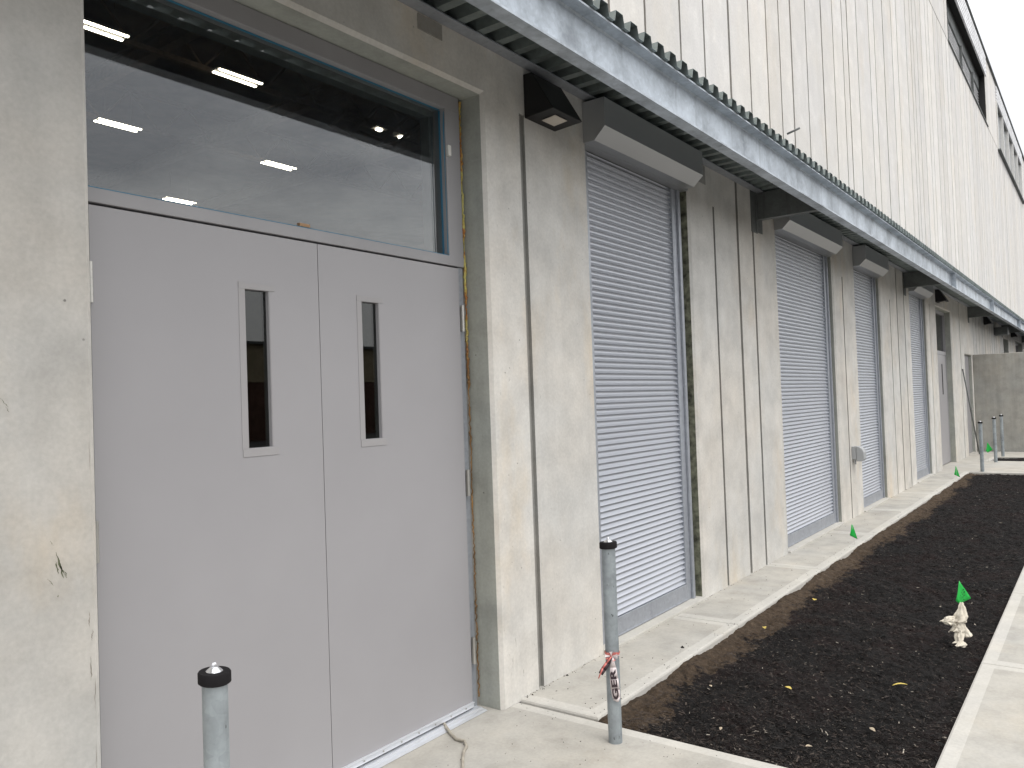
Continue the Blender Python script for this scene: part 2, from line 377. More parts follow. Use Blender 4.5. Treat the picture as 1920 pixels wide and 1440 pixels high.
def chips(name, n, xr, yr, label, near=True):
    mb = MB(); rnd = random.Random(3)
    for _ in range(n):
        u = rnd.random(); x = xr[0]+(xr[1]-xr[0])*(u**1.9 if near else u); y = rnd.uniform(*yr)
        soil = (yr[1]-y) < .26+.1*noise.noise(Vector((x*1.3, 2, 0)))
        if soil and rnd.random() < .6: continue
        p = Vector((x, y, 0)); z = -.033+.026*noise.noise(p*2.2)+.018*noise.noise(p*7)+.015*noise.noise(p*19)+.012*noise.noise(p*45)+rnd.uniform(-.001, .010)
        ln = rnd.uniform(.005, .022)*(1 if rnd.random() < .93 else 1.8); wd = ln*rnd.uniform(.1, .42)
        a = rnd.uniform(0, math.pi)*.9+(.0); d = Vector((math.cos(a), math.sin(a), rnd.uniform(-.35, .35))).normalized()
        s_ = d.cross(Vector((rnd.uniform(-.5, .5), rnd.uniform(-.5, .5), 1))).normalized(); up = d.cross(s_)
        c = Vector((x, y, z)); e = ln*.5
        P1 = [c-d*e-s_*wd*.3, c+d*e-s_*wd*.2, c+d*e*.8+s_*wd*.5, c-d*e*.9+s_*wd*.4]
        t = rnd.random(); t = t*.94 if rnd.random() < .986 else rnd.uniform(.96, 1.0); t = .8+.15*rnd.random() if soil else t
        mb.quad(P1, 0, t); mb.quad([P1[0], P1[1], c+up*wd*.35], 0, t)
    me = bpy.data.meshes.new(name); me.from_pydata(mb.v, [], mb.f); me.materials.append(M['chip'])
    at = me.attributes.new('tone', 'FLOAT', 'FACE'); at.data.foreach_set('value', mb.tone)
    o = bpy.data.objects.new(name, me); COL.objects.link(o)
    tag(o, label, 'mulch', kind='stuff'); return o
chips('bark_chips', 95000, (3.40, 16.6), (.645, 2.05), 'dark bark chips strewn over the long planting bed')

# ------------------------------------------------------------------ building
bld = tag(empty('concrete_building', (0, W, 0)), 'tall pale board-marked concrete building with grey doors and roller shutters', 'building')
bld.location = (0, 0, 0)
OPEN = dict(door=(1.225, 3.235, 0, 3.175), s1=(4.268, 5.785, .0, 3.20), s2=(7.815, 9.835, 0, 3.20), s3=(10.845, 12.29, 0, 3.20), s4=(14.435, 15.945, 0, 3.20),
            d2=(16.97, 18.82, 0, 3.12), d3=(20.62, 21.88, 0, 2.30), f1=(29.5, 31.3, 0, 3.05), f2=(33.8, 37.0, 0, 3.15), f3=(39, 41, 0, 3.1),
            w1=(20.42, 27.93, 9.40, 10.95), w2=(30.82, 40.8, 9.38, 10.98))
DEPTH = dict(door=.27, s1=.2, s2=.2, s3=.2, s4=.2, d2=.22, d3=.2, f1=.3, f2=.3, f3=.3, w1=.35, w2=.35)
CH = .018
JZ = 9.38
low = [(3.582, .048, 0, 3.16), (6.27, .036, 0, 3.12), (6.80, .05, 0, 3.6), (7.185, .042, 0, 3.6), (10.25, .036, 0, 2.96), (12.92, .035, 0, 2.9), (13.43, .05, 0, 3.6), (13.98, .045, 0, 3.6), (16.3, .03, 0, 3.1),
       (20.03, .05, 0, 3.6)]
rnd = random.Random(11)
x = 22.3
while x < 52: low.append((x, .045, 0, 3.6)); x += rnd.uniform(.38, .75)
upx = [-4.3, -3.7, -3.2, -2.4, -1.9, -1.2, -.5, 0, .6, 1.2, 1.6, 2.2, 2.8, 3.3, 3.8, 4.1, 4.63, 5.155, 5.755, 6.225, 6.79, 7.30, 7.80, 8.20, 8.60, 9.16, 9.81, 10.33, 10.80, 11.07, 11.60, 12.34, 12.70, 13.33, 13.99, 14.43, 15.23, 15.66, 15.93, 16.30, 16.80, 17.35, 17.7, 18.3, 18.85, 19.4]
wide = {6.79, 8.6, 9.81, 11.07, 13.33}
x = 20.45
while x < 52: upx.append(x); x += rnd.uniform(.42, .95)
up = [(q, .045 if q in wide else .03, 3.6, JZ) for q in upx]
joints = [(20.0, .04, 3.6, 11.62), (32.65, .05, 3.6, JZ), (45, .05, 3.6, 11.62)]
G = low+up+joints
XS = {-6.0, 52.0}; ZS = {0.0, 3.6, JZ-.012, JZ+.012, 11.6}
for c, wd, z0, z1 in G: XS |= {round(c-wd/2, 4), round(c+wd/2, 4)}; ZS |= {z0, z1}
for k, (a, b, c, d) in OPEN.items():
    XS |= {a-CH, b+CH}; ZS |= {d+CH}
    if c > 0: ZS |= {c-CH}
XS = sorted(XS); ZS = sorted(z for z in ZS if z <= 11.6)
wl = MB()
tone_lo = {}; 
def cell(xm, zm):
    for a, b, c, d in OPEN.values():
        if a-CH < xm < b+CH and (c-CH if c > 0 else -1) < zm < d+CH: return None
    for c, wd, z0, z1 in G:
        if abs(xm-c) < wd/2 and z0 < zm < z1: return .02
    if abs(zm-JZ) < .012 and xm > 16: return .015
    return 0.0
gx = sorted(c for c, *_ in up+joints); gl = sorted(c for c, *_ in low)
def tone(xm, zm):
    lst = gx if zm > 3.6 else gl
    k = sum(1 for q in lst if q < xm); r_ = random.Random(k*7+(1 if zm > 3.6 else 0)+(500 if zm > JZ else 0))
    return r_.uniform(-.07, .06)+(.03 if zm > 3.6 else (-.26 if xm < 1.21 else .0))  # upper wall lightened for skylight, left pier darkened for canopy shade
D = [[cell((a+b)/2, (c+d)/2) for c, d in zip(ZS, ZS[1:])] for a, b in zip(XS, XS[1:])]
for i, (a, b) in enumerate(zip(XS, XS[1:])):
    for j, (c, d) in enumerate(zip(ZS, ZS[1:])):
        q = D[i][j]
        if q is None: continue
        y = W+q; hi = c >= 3.6; gm_ = 6 if hi else 1; mi = gm_ if q > 0 else (5 if hi else 0)
        wl.quad([(a, y, c), (b, y, c), (b, y, d), (a, y, d)], mi, tone((a+b)/2, (c+d)/2))
        if i+1 < len(D) and D[i+1][j] is not None and D[i+1][j] != q: wl.quad([(b, y, c), (b, W+D[i+1][j], c), (b, W+D[i+1][j], d), (b, y, d)], gm_)
        if j+1 < len(D[i]) and D[i][j+1] is not None and D[i][j+1] != q: wl.quad([(a, y, d), (b, y, d), (b, W+D[i][j+1], d), (a, W+D[i][j+1], d)], gm_)
for k, (a, b, c, d) in OPEN.items():
    y0, y1, y2 = W, W+CH, W+DEPTH[k]
    lo = c-CH if c > 0 else c
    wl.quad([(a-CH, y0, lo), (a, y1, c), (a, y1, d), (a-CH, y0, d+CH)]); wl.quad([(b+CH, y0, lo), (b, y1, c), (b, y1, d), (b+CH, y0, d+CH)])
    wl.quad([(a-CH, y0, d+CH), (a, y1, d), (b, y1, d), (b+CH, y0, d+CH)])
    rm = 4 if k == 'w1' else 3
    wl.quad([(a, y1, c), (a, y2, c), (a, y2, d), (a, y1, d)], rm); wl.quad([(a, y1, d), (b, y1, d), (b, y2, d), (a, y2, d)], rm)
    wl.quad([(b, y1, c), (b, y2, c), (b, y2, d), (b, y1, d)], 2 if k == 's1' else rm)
    if c > 0:
        wl.quad([(a-CH, y0, lo), (b+CH, y0, lo), (b, y1, c), (a, y1, c)]); wl.quad([(a, y1, c), (b, y1, c), (b, y2, c), (a, y2, c)])
# parapet top, ends
wl.quad([(-6, W, 11.6), (52, W, 11.6), (52, 3.0, 11.6), (-6, 3.0, 11.6)]); wl.quad([(-6, W, 0), (-6, W, 11.6), (-6, 40, 11.6), (-6, 40, 0)]); wl.quad([(52, W, 0), (52, W, 11.6), (52, 40, 11.6), (52, 40, 0)])
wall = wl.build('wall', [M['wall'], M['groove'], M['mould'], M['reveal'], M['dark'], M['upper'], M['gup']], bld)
# interior shell
it = MB(); x0, x1, y0, y1, z1 = -5.9, 51.9, 3.0, 39.9, 11.3
it.quad([(x0, y0, z1), (x1, y0, z1), (x1, y1, z1), (x0, y1, z1)]); it.quad([(x0, y1, 0), (x1, y1, 0), (x1, y1, z1), (x0, y1, z1)])
it.quad([(x0, W+.05, 0), (x0, y1, 0), (x0, y1, z1), (x0, W+.05, z1)]); it.quad([(x1, W+.05, 0), (x1, y1, 0), (x1, y1, z1), (x1, W+.05, z1)])
it.quad([(x0, 2.76, .0), (x1, 2.76, .0), (x1, y1, .0), (x0, y1, .0)]); it.quad([(-6, 3.0, 11.6), (52, 3.0, 11.6), (52, 40, 11.6), (-6, 40, 11.6)])
it.build('roof', M['int'], bld)
# roof trusses seen through the transom
ROOFZ = 7.6+EYE
for y in (7.6, 12.4, 17.4, 22.5):
    t = MB(); t.box(-5, 30, y-.06, y+.06, 9.95, 10.07); t.box(-5, 30, y-.06, y+.06, 11.0, 11.12)
    x = -5
    while x < 30:
        t.tube([(x, y, 10.03), (x+.9, y, 11.03)], .035, 6); t.tube([(x+.9, y, 11.03), (x+1.8, y, 10.03)], .035, 6); x += 1.8
    t.build('roof_truss', M['truss'], bld)
for x in (1, 5.6, 10.2, 14.8, 19.4):
    t = MB(); t.box(x-.13, x+.13, 2.9, 39, 10.1, 10.13); t.box(x-.13, x+.13, 2.9, 39, 10.5, 10.53); t.box(x-.012, x+.012, 2.9, 39, 10.13, 10.5); t.build('roof_beam', M['truss'], bld)
# steel guard frame inside at the right of the transom
gf = MB()
for k_, ((a, b), (c, d)) in enumerate([((7.89, 5.77), (8.24, 6.08)), ((7.89, 5.77), (8.71, 5.6)), ((8.37, 5.79), (9.0, 6.4)), ((8.41, 5.78), (8.88, 5.78)), ((8.81, 5.67), (9.61, 6.37)), ((9.0, 6.4), (9.97, 6.35)), ((9.12, 5.72), (9.9, 6.33)), ((8.64, 6.05), (9.47, 6.04)), ((8.24, 6.08), (8.62, 6.05)), ((8.71, 5.6), (9.12, 5.72))]):
    gf.tube([(a, 9.0+.05*(k_ % 3), b), (c, 9.0+.05*(k_ % 3), d)], .03, 6)
for x in (9.0, 9.9): gf.tube([(x, 9.05, 6.36), (x, 9.05, 10.4)], .03, 6)
gf.build('steel_frame', M['truss'], bld)

# --- main door set
YF = 2.662
df = MB()
df.box(1.228, 3.20, YF, 2.80, 3.092, 3.172)                 # head
df.box(1.228, 1.272, YF, 2.80, 2.33, 3.092); df.box(3.088, 3.20, YF, 2.80, 2.33, 3.092)
df.box(1.228, 3.20, YF, 2.80, 2.281, 2.33)                  # transom bar
df.build('door_frame', M['frame'], bld, .0025)
ln_ = MB(); ln_.box(1.24, 3.05, 2.74, 2.80, 3.055, 3.09); ln_.box(3.05, 3.087, 2.74, 2.80, 2.331, 3.09); ln_.build('frame_lining', M['bracket'], bld, .002)
# rabbet behind the transom bar, galvanised side jambs
for p, q in ((3.163, 3.203), (1.228, 1.280)): B(p, q, YF+.012, 2.80, .0, 2.279).build('door_jamb', M['rail'], bld, .002)
def leaf(x0, x1, gx0, gx1):
    z0, z1, y0, y1 = .018, 2.272, YF+.004, YF+.048
    gz0, gz1 = 1.427, 2.046
    mb = MB(); X = [x0, gx0, gx1, x1]; Z = [z0, gz0, gz1, z1]
    for i in range(3):
        for j in range(3):
            if i == 1 and j == 1: continue
            for y in (y0, y1): mb.quad([(X[i], y, Z[j]), (X[i+1], y, Z[j]), (X[i+1], y, Z[j+1]), (X[i], y, Z[j+1])])
    for a, b in ((x0, x0), (x1, x1), (gx0, gx0), (gx1, gx1)):
        zz = (z0, z1) if a in (x0, x1) else (gz0, gz1)
        mb.quad([(a, y0, zz[0]), (a, y1, zz[0]), (a, y1, zz[1]), (a, y0, zz[1])])
    for z in (z0, z1, gz0, gz1):
        xx_ = (x0, x1) if z in (z0, z1) else (gx0, gx1)
        mb.quad([(xx_[0], y0, z), (xx_[1], y0, z), (xx_[1], y1, z), (xx_[0], y1, z)])
    o = mb.build('door_leaf', M['door'], bld, .0015)
    g_ = MB(); g_.box(gx0+.0005, gx1-.0005, y0+.018, y0+.024, gz0+.0005, gz1-.0005); g_.build('vision_glass', M['dglass'], o)
    t = MB(); p = y0-.0018
    t.box(gx0-.030, gx0-.001, p, y0-.0002, gz0-.001, gz1+.028); t.box(gx0-.030, gx1+.028, p-.0008, y0-.0004, gz1+.001, gz1+.024)
    t.box(gx0-.028, gx1+.028, p-.0008, y0-.0004, gz0-.033, gz0-.002); t.box(gx1+.002, gx1+.006, p, y0-.0002, gz0, gz1)
    t.build('vision_trim', M['trim'], o, .0006)
    k = MB(); k.box(x0+.002, x1-.002, y0-.010, y0-.001, .020, .047); k.box(x0+.002, x1-.002, y0-.016, y0-.0105, .0435, .047)
    s_ = k.build('door_sweep', M['alu'], o, .0008)
    x = x0+.05
    while x < x1:
        MB().prism([(x+.004*math.cos(q*math.pi/4), .032+.004*math.sin(q*math.pi/4)) for q in range(8)], 'y', y0-.0135, y0-.0105).build('screw', M['steel'], o); x += .115
    br = MB(); br.box(x0+.002, x1-.002, y0+.002, y0+.012, .005, .019); br.build('sweep_brush', M['black'], s_)
    return o
L1 = leaf(1.283, 2.2335, 1.872, 1.980); L2 = leaf(2.2368, 3.158, 2.478, 2.580)
MB().box(2.1, 2.36, 2.716, 2.73, .02, 2.27).build('astragal', M['dark'], bld)
def hinge(par, x, z):
    h = MB()
    for k in range(5): h.lathe([(0, 0), (.0085, 0), (.0085, .0265), (0, .0265)], 12, (x, YF-.006, z-.068+k*.0272))
    h.box(x-.010, x+.011, YF+.0005, YF+.003, z-.066, z+.066)
    h.build('hinge', M['steel'], par, 0)
for z in (2.013, 1.163, .303): hinge(L2, 3.172, z); hinge(L1, 1.278, z)
gz = MB(); gz.box(1.273, 3.087, 2.705, 2.711, 2.331, 3.091)
tw = gz.build('transom_glass', M['glass'], bld)
bt = MB(); bt.box(1.275, 3.085, 2.6945, 2.7045, 2.331, 2.3345); bt.box(1.275, 3.085, 2.6945, 2.7045, 3.0875, 3.0905); bt.box(3.0835, 3.0868, 2.6935, 2.7035, 2.337, 3.084); bt.box(1.2735, 3.0865, YF-.001, YF+.008, 2.3302, 2.3328)
bt.build('blue_tape', M['blue'], tw)
tp = MB()
for k in range(3):
    ps = [(3.083-.004*k, YF+.004-.003*k, 3.07), (3.079-.003*k, YF+.002, 2.9+.05*k), (3.076, YF-.001*k, 2.62), (3.08-.002*k, YF, 2.34)]; tp.tube(ps, .0016, 5)
tp.build('tape_strand', M['blue'], tw)
th = MB(); th.prism([(2.60, .001), (2.612, .006), (2.628, .007), (2.64, .012), (2.70, .012), (2.74, .001)], 'x', 1.235, 3.195); th.build('threshold', M['alu'], bld)
# foam bead
fb = MB(); pts = []; rad = []; z = .05; r_ = random.Random(5)
while z < 3.16:
    pts.append((3.2175+r_.uniform(-.003, .003), 2.672+r_.uniform(-.004, .004), z)); k = 1.0 if z > 1.6 else .55
    rad.append(max(.0025, (.006+.007*noise.noise(Vector((0, 0, z*9)))+r_.uniform(-.001, .002))*k)); z += .012
fb.tube(pts, rad, 8)
z = .0
pts = []; rad = []; x = 3.2
while x > 1.25:
    pts.append((x, 2.672+r_.uniform(-.003, .003), 3.170+r_.uniform(-.002, .002))); rad.append(max(.001, .0025+.006*noise.noise(Vector((x*5, 3, 1))))); x -= .012
fb.tube(pts, rad, 6)
fb.build('foam_seal', M['foam'], bld)
gap = MB(); gap.box(3.198, 3.236, 2.690, 2.80, 0, 3.174); gap.box(1.224, 3.236, 2.690, 2.80, 3.168, 3.178); gap.build('joint_filler', M['groove'], bld)
# small things at the transom
tag(MB().box(0, .022, -.016, 0, -.027, .027).build('contact_sensor', M['white'], None, .002, (3.090, YF, 2.872)), 'small white contact sensor on the transom frame beside the glass', 'sensor')
tag(MB().box(0, .055, 0, .018, 0, .014).build('wood_shim', M['wood'], None, .001, (2.145, YF+.003, 2.3352)), 'small brown wood shim lying on the door transom bar', 'wood shim')
# scuffs and chips on the left pier and edges
r_ = random.Random(9)
def smear(nm, mt_, x, z, l, wd, ang, y=W-.0006, n=9):
    up_, dn = [], []
    for k in range(n+1):
        t = k/n; c = (x+math.sin(ang)*l*(t-.5)+r_.uniform(-.002, .002), z+math.cos(ang)*l*(t-.5)); h = wd*math.sin(math.pi*min(.97, max(.03, t)))*r_.uniform(.35, 1)
        up_.append((c[0]-h, y, c[1])); dn.append((c[0]+h, y, c[1]))
    mb = MB()
    for k in range(n): mb.quad([up_[k], up_[k+1], dn[k+1], dn[k]])
    mb.build(nm, M[mt_], wall)
sx = 1.207
for (dx, z, l, wd, a) in ((-.098, 1.13, .085, .0045, -.25), (-.106, 1.125, .04, .003, -.2), (-.093, 1.12, .05, .003, -.3), (-.082, 1.10, .025, .002, -.2), (-.125, 1.085, .03, .0014, -.6), (-.106, 1.04, .008, .002, 0), (-.12, 1.2, .02, .001, -.5), (-.24, 1.62, .035, .0016, -.6), (-.232, 1.60, .02, .001, -.5)):
    smear('scuff_mark', 'scuff', sx+dx, z, l, wd, a)
ck = MB()
for (dx, z, l, wd, a) in ((-.016, .95, .05, .0022, 0), (-.008, .90, .035, .0015, .1), (-.014, .80, .075, .0022, 0), (-.004, .72, .1, .001, 0), (-.004, 1.45, .09, .001, 0), (-.004, .5, .16, .001, 0)): smear('edge_chip', 'crack', sx+dx, z, l, wd, a)
for _ in range(26): smear('edge_chip', 'crack', 3.27+r_.random()**2*.9, r_.uniform(.05, 3.0), r_.uniform(.01, .035), r_.uniform(.0006, .0018), r_.uniform(-.5, .5))
for (x, z, l) in ((8.02-.22, .42, .07), (7.62, .3, .05), (3.36, .32, .05), (3.33, .22, .06), (3.42, .14, .05)): smear('edge_chip', 'crack', x, z, l, .0016, r_.uniform(-.3, .3))

for (x, z, l, wd, a) in ((2.42, .80, .03, .002, .3), (1.95, .62, .012, .0015, .5), (2.56, .55, .01, .001, 0), (1.72, .92, .008, .001, 0), (2.9, 1.15, .02, .0007, .7), (1.56, 1.9, .03, .0006, 1.1)): smear('scuff_mark', 'frame', x, z, l, wd, a, YF+.0034)
# --- roller shutters
PITCH = .0385
def curtain(x0, x1, z0, z1, y):
    prof = []; z = z1
    while z > z0+.001:
        zz = z
        for t, d in ((0, .0100), (.05, .0135), (.16, .0158), (.30, .0166), (.44, .0160), (.58, .0130), (.72, .0075), (.84, .0025), (.92, 0), (.965, .0012), (.985, .0060)):
            q = zz-t*PITCH
            if q < z0: break
            prof.append((y+d, q))
        z -= PITCH
    mb = MB(); i = 0
    mb.prism(prof, 'x', x0, x1, 0, cap=False, sm=True, closed=False); return mb
SH = [('s1', .062, 'widest view of a closed grey slatted roller shutter, nearest the double doors'), ('s2', .03, ''), ('s3', .03, ''), ('s4', .03, '')]
for k, gapw, _ in SH:
    a, b, c, d = OPEN[k]; gl_, gr_ = a+.03+.08, b-gapw-.115
    sh = curtain(a+.05, b-gapw-.05, .155, 3.16, 2.598).build('roller_shutter', M['slat'], bld)
    h = MB(); prof = [(W-.002, 3.157), (2.450, 3.157), (2.372, 3.232), (2.372, 3.408), (W-.002, 3.408)]
    h.prism(prof, 'x', a-.034, b-(.075 if k == 's1' else .12)); h.box(a+.002, b-.002, W+.001, 2.594, 3.157, 3.198)
    ho = h.build('shutter_hood', M['hood'], sh, .0012)
    for (p, q) in ((a+.012, a+.112), (b-gapw-.115, b-gapw)):
        rl = MB(); rl.box(p, q, 2.592, 2.70, .03, 3.156); rl.box(q-.038 if p > a+1 else p, q if p > a+1 else p+.038, 2.574, 2.591, .03, 3.156); rl.build('guide_rail', M['rail'], sh, .002)
    bb = MB(); bb.box(a+.113, b-gapw-.116, 2.592, 2.62, .033, .153); bb.box(a+.113, b-gapw-.116, 2.588, 2.6235, .0335, .045); bb.build('bottom_bar', M['rail'], sh, .002)
    si = MB(); si.box(a+.001, b-.001, 2.510, 2.80, -.05, .030); si.build('sill', M['band'], sh, .004)
    bk = MB(); bk.quad([(a, 2.702, 0), (b, 2.702, 0), (b, 2.702, 3.2), (a, 2.702, 3.2)]); bk.build('back_plate', M['dark'], sh)

# --- second tall door far along the facade
a, b, c, d = OPEN['d2']; YD = W+.115
fr = MB(); fr.box(a+.002, a+.05, YD, YD+.1, .02, d-.002); fr.box(b-.05, b-.002, YD, YD+.1, .02, d-.002); fr.box(a+.05, b-.05, YD, YD+.1, d-.06, d-.002); fr.box(a+.05, b-.05, YD, YD+.1, 2.225, 2.30)
fr2 = fr.build('door_frame', M['frame'], bld, .002)
MB().box(a+.051, b-.051, YD+.04, YD+.046, 2.301, d-.061).build('transom_glass', M['dglass'], bld)
MB().quad
vd = MB(); mid_ = (a+b)/2
for p, q in ((a+.053, mid_-.002), (mid_+.002, b-.053)):
    o = MB().box(p, q, YD+.006, YD+.05, .02, 2.222).build('door_leaf', M['door'], bld, .002)
    gxx = p+(.30 if p > mid_ else .62)
    MB().box(gxx, gxx+.10, YD+.002, YD+.0055, 1.42, 2.04).build('vision_glass', M['lampblack'], o)
a, b, c, d = OPEN['d3']
o = MB().box(a+.03, b-.03, W+.075, W+.12, .02, d-.03).build('door_leaf', M['door'], bld, .002); MB().box(a+.002, b-.002, W+.08, W+.15, 0, d-.002).build('door_frame', M['frame'], bld)
MB().lathe([(0, 0), (.03, 0), (.03, .05), (0, .05)], 12, (b-.12, W+.03, 1.0)).build('door_knob', M['steel'], o)
for k in ('f1', 'f2', 'f3'):
    a, b, c, d = OPEN[k]; f = MB()
    f.box(a+.002, a+.06, W+.15, W+.25, 0, d-.002); f.box(b-.06, b-.002, W+.15, W+.25, 0, d-.002); f.box(a+.06, b-.06, W+.15, W+.25, d-.07, d-.002); f.box((a+b)/2-.04, (a+b)/2+.04, W+.15, W+.25, 0, d-.07)
    f = f.build('window_frame', M['frame'], bld)
    MB().box(a+.06, b-.06, W+.26, W+.27, 0, d-.06).build('window_pane', M['lampblack'], f)
# --- louvred opening high up, and ribbed fascia
a, b, c, d = OPEN['w1']
lv = MB(); z = c+.03; YL = W+.19
while z < d-.42: lv.prism([(YL, z-.014), (YL+.004, z-.014), (YL+.006, z-.002), (YL+.09, z+.06), (YL+.084, z+.064), (YL, z+.004)], 'x', a+.02, b-.02); z += .085
lo_ = lv.build('louvre_blades', M['fascia'], bld)
lf = MB(); lf.box(a+.001, b-.001, W+.17, W+.30, d-.42, d-.001)  # dark header box put in for the soffit shadow
for x in (21.6, 23.95, 26.2): lf.box(x-.03, x+.03, W+.13, W+.188, c+.001, d-.42)
lf.box(a+.001, b-.001, W+.13, W+.30, c+.001, c+.028); lf.build('louvre_frame_and_shade', M['bracket'], lo_)
MB().box(a, b, W+.33, W+.345, c, d).build('back_panel', M['dark'], lo_)
MB().box(a-.02, b+.02, W-.03, W+.1, c-.032, c-.002).build('window_sill', M['bracket'], bld, .003)
def fascia(a, b, z0, z1):
    f = MB(); n = 5; h = (z1-z0)/n
    for k in range(n):
        zz = z0+k*h; f.prism([(W-.045, zz+.012), (W-.045, zz+h*.72), (W-.012, zz+h*.78), (W-.012, zz+h+.012-.001), (W-.002, zz+h+.010), (W-.002, zz+.012)], 'x', a, b)
    return f.build('roof_fascia', M['fascia'], bld)
fascia(18.6, 27.86, 10.86, 11.5); fascia(30.86, 40.9, 10.96, 11.5)
MB().box(-6.02, 52.02, W-.06, W+.25, 11.601, 11.64).build('parapet_cap', M['bracket'], bld, .003)
a, b, c, d = OPEN['w2']
wf = MB()
for x in (30.86, 32.8, 34.75, 36.65, 38.58, 40.5): wf.box(x-.04, x+.04, W-.04, W+.24, c+.002, d-.002)
wf.box(a+.001, b-.001, W+.03, W+.24, c+.002, c+.06)
wf_ = wf.build('window_mullions', M['white'], bld, .003)
for p, q in zip((30.9, 32.84, 34.79, 36.69, 38.62), (32.76, 34.71, 36.61, 38.54, 40.46)):
    MB().box(p+.002, q-.002, W+.055, W+.065, c+.062, d-.004).build('window_pane', M['wglass'], wf_)
MB().box(a-.02, b+.02, W-.09, W+.11, c-.05, c-.002).build('window_sill', M['bracket'], bld, .003)
# embedded plates; the door lintel one stands for a dark recess
for (x0, x1, z0, z1) in ((2.76, 2.93, 3.345, 3.42), (5.96, 6.12, 3.27, 3.42), (7.15, 7.30, 3.05, 3.43)):
    MB().box(x0, x1, W-.005, W+.005, z0, z1).build('embed_plate_and_recess', M['groove'] if x0 < 6.5 else M['bracket'], bld)

# ------------------------------------------------------------------ canopy
can = tag(empty('canopy'), 'long galvanised steel canopy of corrugated decking on an edge beam above doors and shutters', 'canopy')
def channel(x0, x1):
    yo, yi, z0, z1 = 1.892, 1.958, 3.166, 3.438
    yi = 1.972; P = [(yi, z0), (yi, z1), (yo, z1), (yo, z1-.011), (yi-.016, z1-.013), (yi-.009, z1-.022), (yi-.009, z0+.022), (yi-.016, z0+.013), (yo, z0+.011), (yo, z0)]
    return MB().prism(P, 'x', x0, x1)
SEG = [(-5.5, 14.828), (14.84, 20.34), (20.352, 27.2), (27.212, 46)]
for k, (a, b) in enumerate(SEG):
    bm_ = channel(a, b).build('edge_beam', M['galv'], can, .0012)
    if k:
        for z in (3.245, 3.32, 3.39):
            MB().prism([(a+.08+.020*math.cos(q*math.pi/3), z+.020*math.sin(q*math.pi/3)) for q in range(6)], 'y', 1.93, 1.9625).build('bolt', M['lampblack'], bm_)
        MB().box(a-.0115, a-.0005, 1.886, 1.957, 3.164, 3.437).build('splice_plate', M['galv'], bm_)
prof = []; x = -5.5; P0 = .154; zb, zt = 3.440, 3.498
while x < 46:
    prof += [(x, zb), (x+.050, zb), (x+.066, zt), (x+.134, zt), (x+.150, zb)]; x += P0
dk = MB(); n = len(prof)
for y in (1.872, W-.001): dk.v += [(px_, y, pz) for px_, pz in prof]
for k in range(n-1): dk.f.append((k, k+1, n+k+1, n+k)); dk.mi.append(0); dk.tone.append(0); dk.sm.append(False)
dko = dk.build('roof_deck', M['deckm'], can); so_ = dko.modifiers.new('thickness', 'SOLIDIFY'); so_.thickness = .0016; so_.offset = 1
MB().prism([(2.455, 3.428), (W-.0015, 3.428), (W-.0015, 3.56), (W-.0085, 3.56), (W-.0085, 3.436), (2.455, 3.436)], 'x', -5.5, 46).build('ledger_angle', M['rail'], can, .001)
for x in (.5, 7.30, 14.03, 21.47, 29.1, 36.5):
    P = [(x, 3.18), (x+.075, 3.18), (x+.075, 3.19), (x+.012, 3.193), (x+.012, 3.412), (x+.075, 3.416), (x+.075, 3.426), (x, 3.426)]
    mb = MB(); i = 0; n = len(P)
    for y in (1.9735, W-.012): mb.v += [(a, y, b) for a, b in P]
    for k in range(n): j = (k+1) % n; mb.f.append((k, j, n+j, n+k)); mb.mi.append(0); mb.tone.append(0); mb.sm.append(False)
    mb.f.append(tuple(range(n))); mb.mi.append(0); mb.tone.append(0); mb.sm.append(False)
    br = mb.build('bracket', M['bracket'], can, .001)
    MB().box(x-.04, x+.12, W-.011, W-.0055, 3.06, 3.427).build('wall_plate', M['bracket'], br, .001)
tag(MB().tube([(0, 0, 0), (.02, -.09, .03)], .008, 8).build('steel_rod', M['bracket'], None, 0, (6.02, 1.83, 3.50)), 'short dark rod sticking out over the corrugated canopy edge', 'rod')

# ------------------------------------------------------------------ wall lamps
def wall_lamp():
    o = empty('wall_lamp'); 
    h = MB(); wx, zt, zb_, y1, y2 = .305, .245, 0, -.056, -.192
    A = [(0, 0, zb_), (0, y2, zb_+.012), (0, y1, zt), (0, 0, zt)]; Bq = [(wx, p[1], p[2]) for p in A]
    h.quad(A); h.quad(Bq); h.quad([A[0], Bq[0], Bq[3], A[3]]); h.quad([A[3], Bq[3], Bq[2], A[2]]); h.quad([A[2], Bq[2], Bq[1], A[1]]); h.quad([A[1], Bq[1], Bq[0], A[0]])
    h.build('housing', M['lampblack'], o, .004)
    l = MB(); l.quad([(.09, -.055, -.001), (.215, -.055, -.001), (.215, -.145, .0075), (.09, -.145, .0075)]); l.quad([(.09, -.055, -.003), (.215, -.055, -.003), (.215, -.145, .0055), (.09, -.145, .0055)]); l.build('lens', M['lens'], o)
    return o
lamp = wall_lamp(); lamp.location = (3.61, W-.0005, 3.146)
tag(lamp, 'black wedge wall lamp between the double doors and the nearest shutter', 'wall lamp', 'black wedge lamps under the canopy')
for x, lb in ((17.0, 'black wedge wall lamp above the far tall door'), (24.5, 'black wedge wall lamp over the end wall, before the small box'), (32.1, 'black wedge wall lamp farthest away under the canopy')):
    dup(lamp, (x, W-.0005, 3.19), lb)
bx = empty('wall_box', (26.9, W, 3.02)); tag(bx, 'dark square box hung on the facade beneath the far canopy', 'box')
MB().box(0, .5, -.34, 0, 0, .22).build('housing', M['bracket'], bx, .01)
